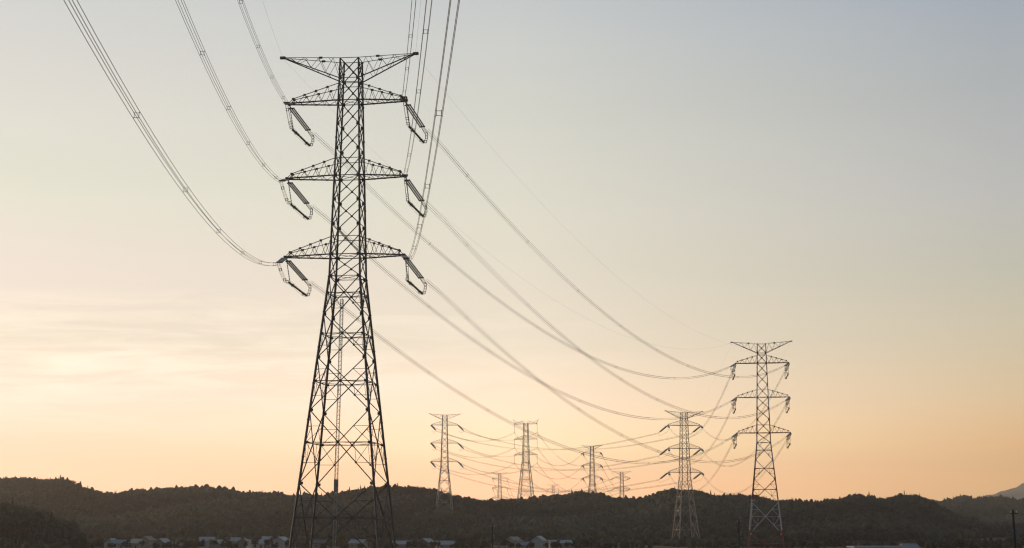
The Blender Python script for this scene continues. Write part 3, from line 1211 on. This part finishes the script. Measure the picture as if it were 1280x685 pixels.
WH, BE, GR, BR, TA = (.36, .36, .34), (.29, .26, .21), (.17, .175, .18), (.13, .09, .07), (.28, .24, .19)
BL, SI, DK, RE, PA = (.16, .20, .24), (.24, .25, .26), (.05, .053, .06), (.16, .08, .06), (.29, .295, .30)
HOUSES = [
    ('house', 140, 930, 7.5, 6.5, 3.2, 1.9, 1.45, WH, PA, 'white gable-fronted house, first building from the left'),
    ('house', 153, 905, 11, 6.5, 3.0, 1.7, .08, WH, BL, 'long low white house with dull blue roof beside the first white house'),
    ('house', 172, 890, 7.5, 7, 3.4, 2.0, -.5, BE, TA, 'beige house with tan roof right beside the long low white house'),
    ('house', 184, 925, 6.5, 6.5, 4.6, 2.0, 1.2, TA, RE, 'narrow tan house with reddish roof behind the beige house'),
    ('house', 204, 895, 8.5, 7.5, 2.8, 2.8, 1.3, GR, SI, 'grey house with steep silver gable right of the tan house'),
    ('shed', 228, 880, 7, 5, 2.2, 1.1, -.2, BR, DK, 'low brown shed with dark roof right of the steep silver gable'),
    ('house', 259, 940, 8, 6.5, 4.2, 1.7, .15, WH, PA, 'white house with whitish roof left of the row by the tall pylon'),
    ('house', 273, 900, 6.5, 6.5, 2.9, 1.9, 1.1, GR, SI, 'small grey house turned sideways before the whitish roof'),
    ('house', 292, 985, 9, 6.5, 3.4, 1.8, -.3, BE, SI, 'beige house with silver roof farthest back in the row'),
    ('house', 306, 930, 6.5, 6, 3.0, 2.2, 1.5, GR, DK, 'small grey house with dark gable in the row'),
    ('house', 319, 900, 7.5, 7, 3.0, 1.9, .6, WH, PA, 'white house with pale roof turned half sideways in the row'),
    ('house', 334, 960, 7.5, 6.5, 4.2, 1.9, -.7, GR, BL, 'two storey grey house with dull blue roof in the row'),
    ('house', 352, 925, 8, 6.5, 4.4, 1.8, 1.25, WH, PA, 'two storey white house just left of the tall pylon legs'),
    ('house', 398, 925, 8, 6.5, 3.0, 1.7, .3, GR, DK, 'grey house with dark roof seen between the tall pylon legs'),
    ('house', 448, 915, 8.5, 6.5, 3.0, 1.9, -.4, TA, SI, 'tan house with silver roof seen between the tall pylon legs'),
    ('house', 503, 900, 10, 6.5, 2.7, 1.5, .05, GR, PA, 'low grey house with bright pale roof right of the tall pylon legs'),
    ('house', 533, 935, 7, 6.5, 3.4, 1.8, 1.0, BR, SI, 'brown house with silver roof between two pale roofed houses'),
    ('house', 557, 890, 10, 7, 2.6, 1.7, .12, BE, PA, 'wide low beige house with whitish roof right of the brown house'),
    ('house', 642, 935, 7, 6.5, 4.2, 1.9, .9, BE, TA, 'tall beige house with tan roof in the middle of the village'),
    ('house', 655, 885, 6, 5.5, 2.4, 1.5, .1, GR, BL, 'small grey house with dull blue roof before the tall beige house'),
    ('house', 674, 925, 7, 6.5, 4.4, 2.2, 1.2, WH, PA, 'tall white house with bright gable roof beside the long grey hall'),
    ('hall', 700, 905, 12, 8, 3.2, 1.4, .1, GR, SI, 'long grey hall with silver roof, last building before the turned pylon'),
]
for h in HOUSES:
    house(*h)
house('warehouse', 1100, 600, 21.5, 12, 5.3, 0, .02, PA, (.42, .42, .45), 'long flat roofed pale warehouse at the bottom edge on the right', 'warehouse', True)
house('shed', 1136, 640, 6, 6, 4.6, 1.6, .3, GR, BL, 'small grey shed with blue roof right of the pale warehouse', 'shed')

for i in range(80):
    u = ([120, 128, 192, 214, 238, 246, 283, 287, 322, 341, 362, 372, 415, 425, 470, 480, 522, 547, 580, 592, 604, 622, 632, 668, 688, 722, 740, 760, 782, 806,
         900, 914, 940, 985, 1002, 1018, 1040, 1052, 1150, 1165, 1180, 1200, 1215, 1232, 1248, 1260] + [125, 140, 160, 178, 196, 209, 220, 232, 252, 268, 279, 306, 319, 336, 345, 358, 384, 405, 432, 452, 492, 514, 528, 541, 568, 575, 638, 650, 664, 682, 694, 710, 718, 730])[i]
    Y = (860 if u < 760 else 760) + rnd.uniform(-25, 150) if i < 46 else rnd.uniform(780, 875)
    x = side(u) * Y
    tree('garden_tree', 'leafy', x, Y, rnd.uniform(.55, .95), 'small dark leafy tree growing among the village houses below the hills', 'leafy trees among the houses', i)


def utility_pole(u, top, Y, label, lean=0.0):
    x = side(u) * Y
    g = gz(x, Y)
    h = EYE + elev(top) * Y - g
    r = link('utility_pole', None)
    r.location = (x, Y, g)
    r.rotation_euler = (0, lean, .3)
    tag(r, label, 'utility pole', 'utility poles')
    m = MB()
    m.bar((0, 0, -.5), (0, 0, h), .21, 10, .13)
    m.build('pole', M['pole'], r)
    for z in (h - .5,):
        m = MB()
        m.box((0, -.2, z), 1.1, .1, .12)
        arm = m.build('crossarm', M['fitting'], r)
        for X in (-.45, .45):
            q = MB()
            q.lathe((X, -.2, z + .06), (X, -.2, z + .38), [(0, .03), (.2, .03), (.25, .08), (.5, .05), (.6, .08), (1, .04)], 8)
            q.build('pin_insulator', M['porcelain'], arm)
    m = MB()
    m.lathe((.36, 0, h - 3.6), (.36, 0, h - 2.5), [(0, .02), (0, .25), (1, .25), (1.05, .12), (1.05, .01)], 12)
    m.build('transformer', M['steel'], r)


utility_pole(615.5, 656, 430, 'thin dark utility pole in the middle, in front of the village')
utility_pole(923.5, 650, 380, 'thin dark utility pole just left of the red and white pylon legs')
utility_pole(1268.5, 637, 215, 'tallest dark utility pole at the right edge', -.012)

# ------------------------------------------------------------------ haze
mb = MB()
mb.box((0, 4900, 197), 26000, 13000, 406)
for i, v in enumerate(mb.v):
    mb.v[i] = (v[0], v[1], max(v[2], -6.0))
hz = mb.build('haze', M['rock'])
hm = bpy.data.materials.new('evening_haze')
hm.use_nodes = True
nt = hm.node_tree
nt.nodes.clear()
pv = nd(nt, 'ShaderNodeVolumePrincipled')
pv.inputs['Color'].default_value = HAZE_COLOR
pv.inputs['Density'].default_value = HAZE
pv.inputs['Anisotropy'].default_value = 0.75
ou = nd(nt, 'ShaderNodeOutputMaterial')
nt.links.new(pv.outputs[0], ou.inputs['Volume'])
hz.data.materials.clear()
hz.data.materials.append(hm)
tag(hz, 'warm evening haze lying over the valley and the hills', 'haze', kind='stuff')
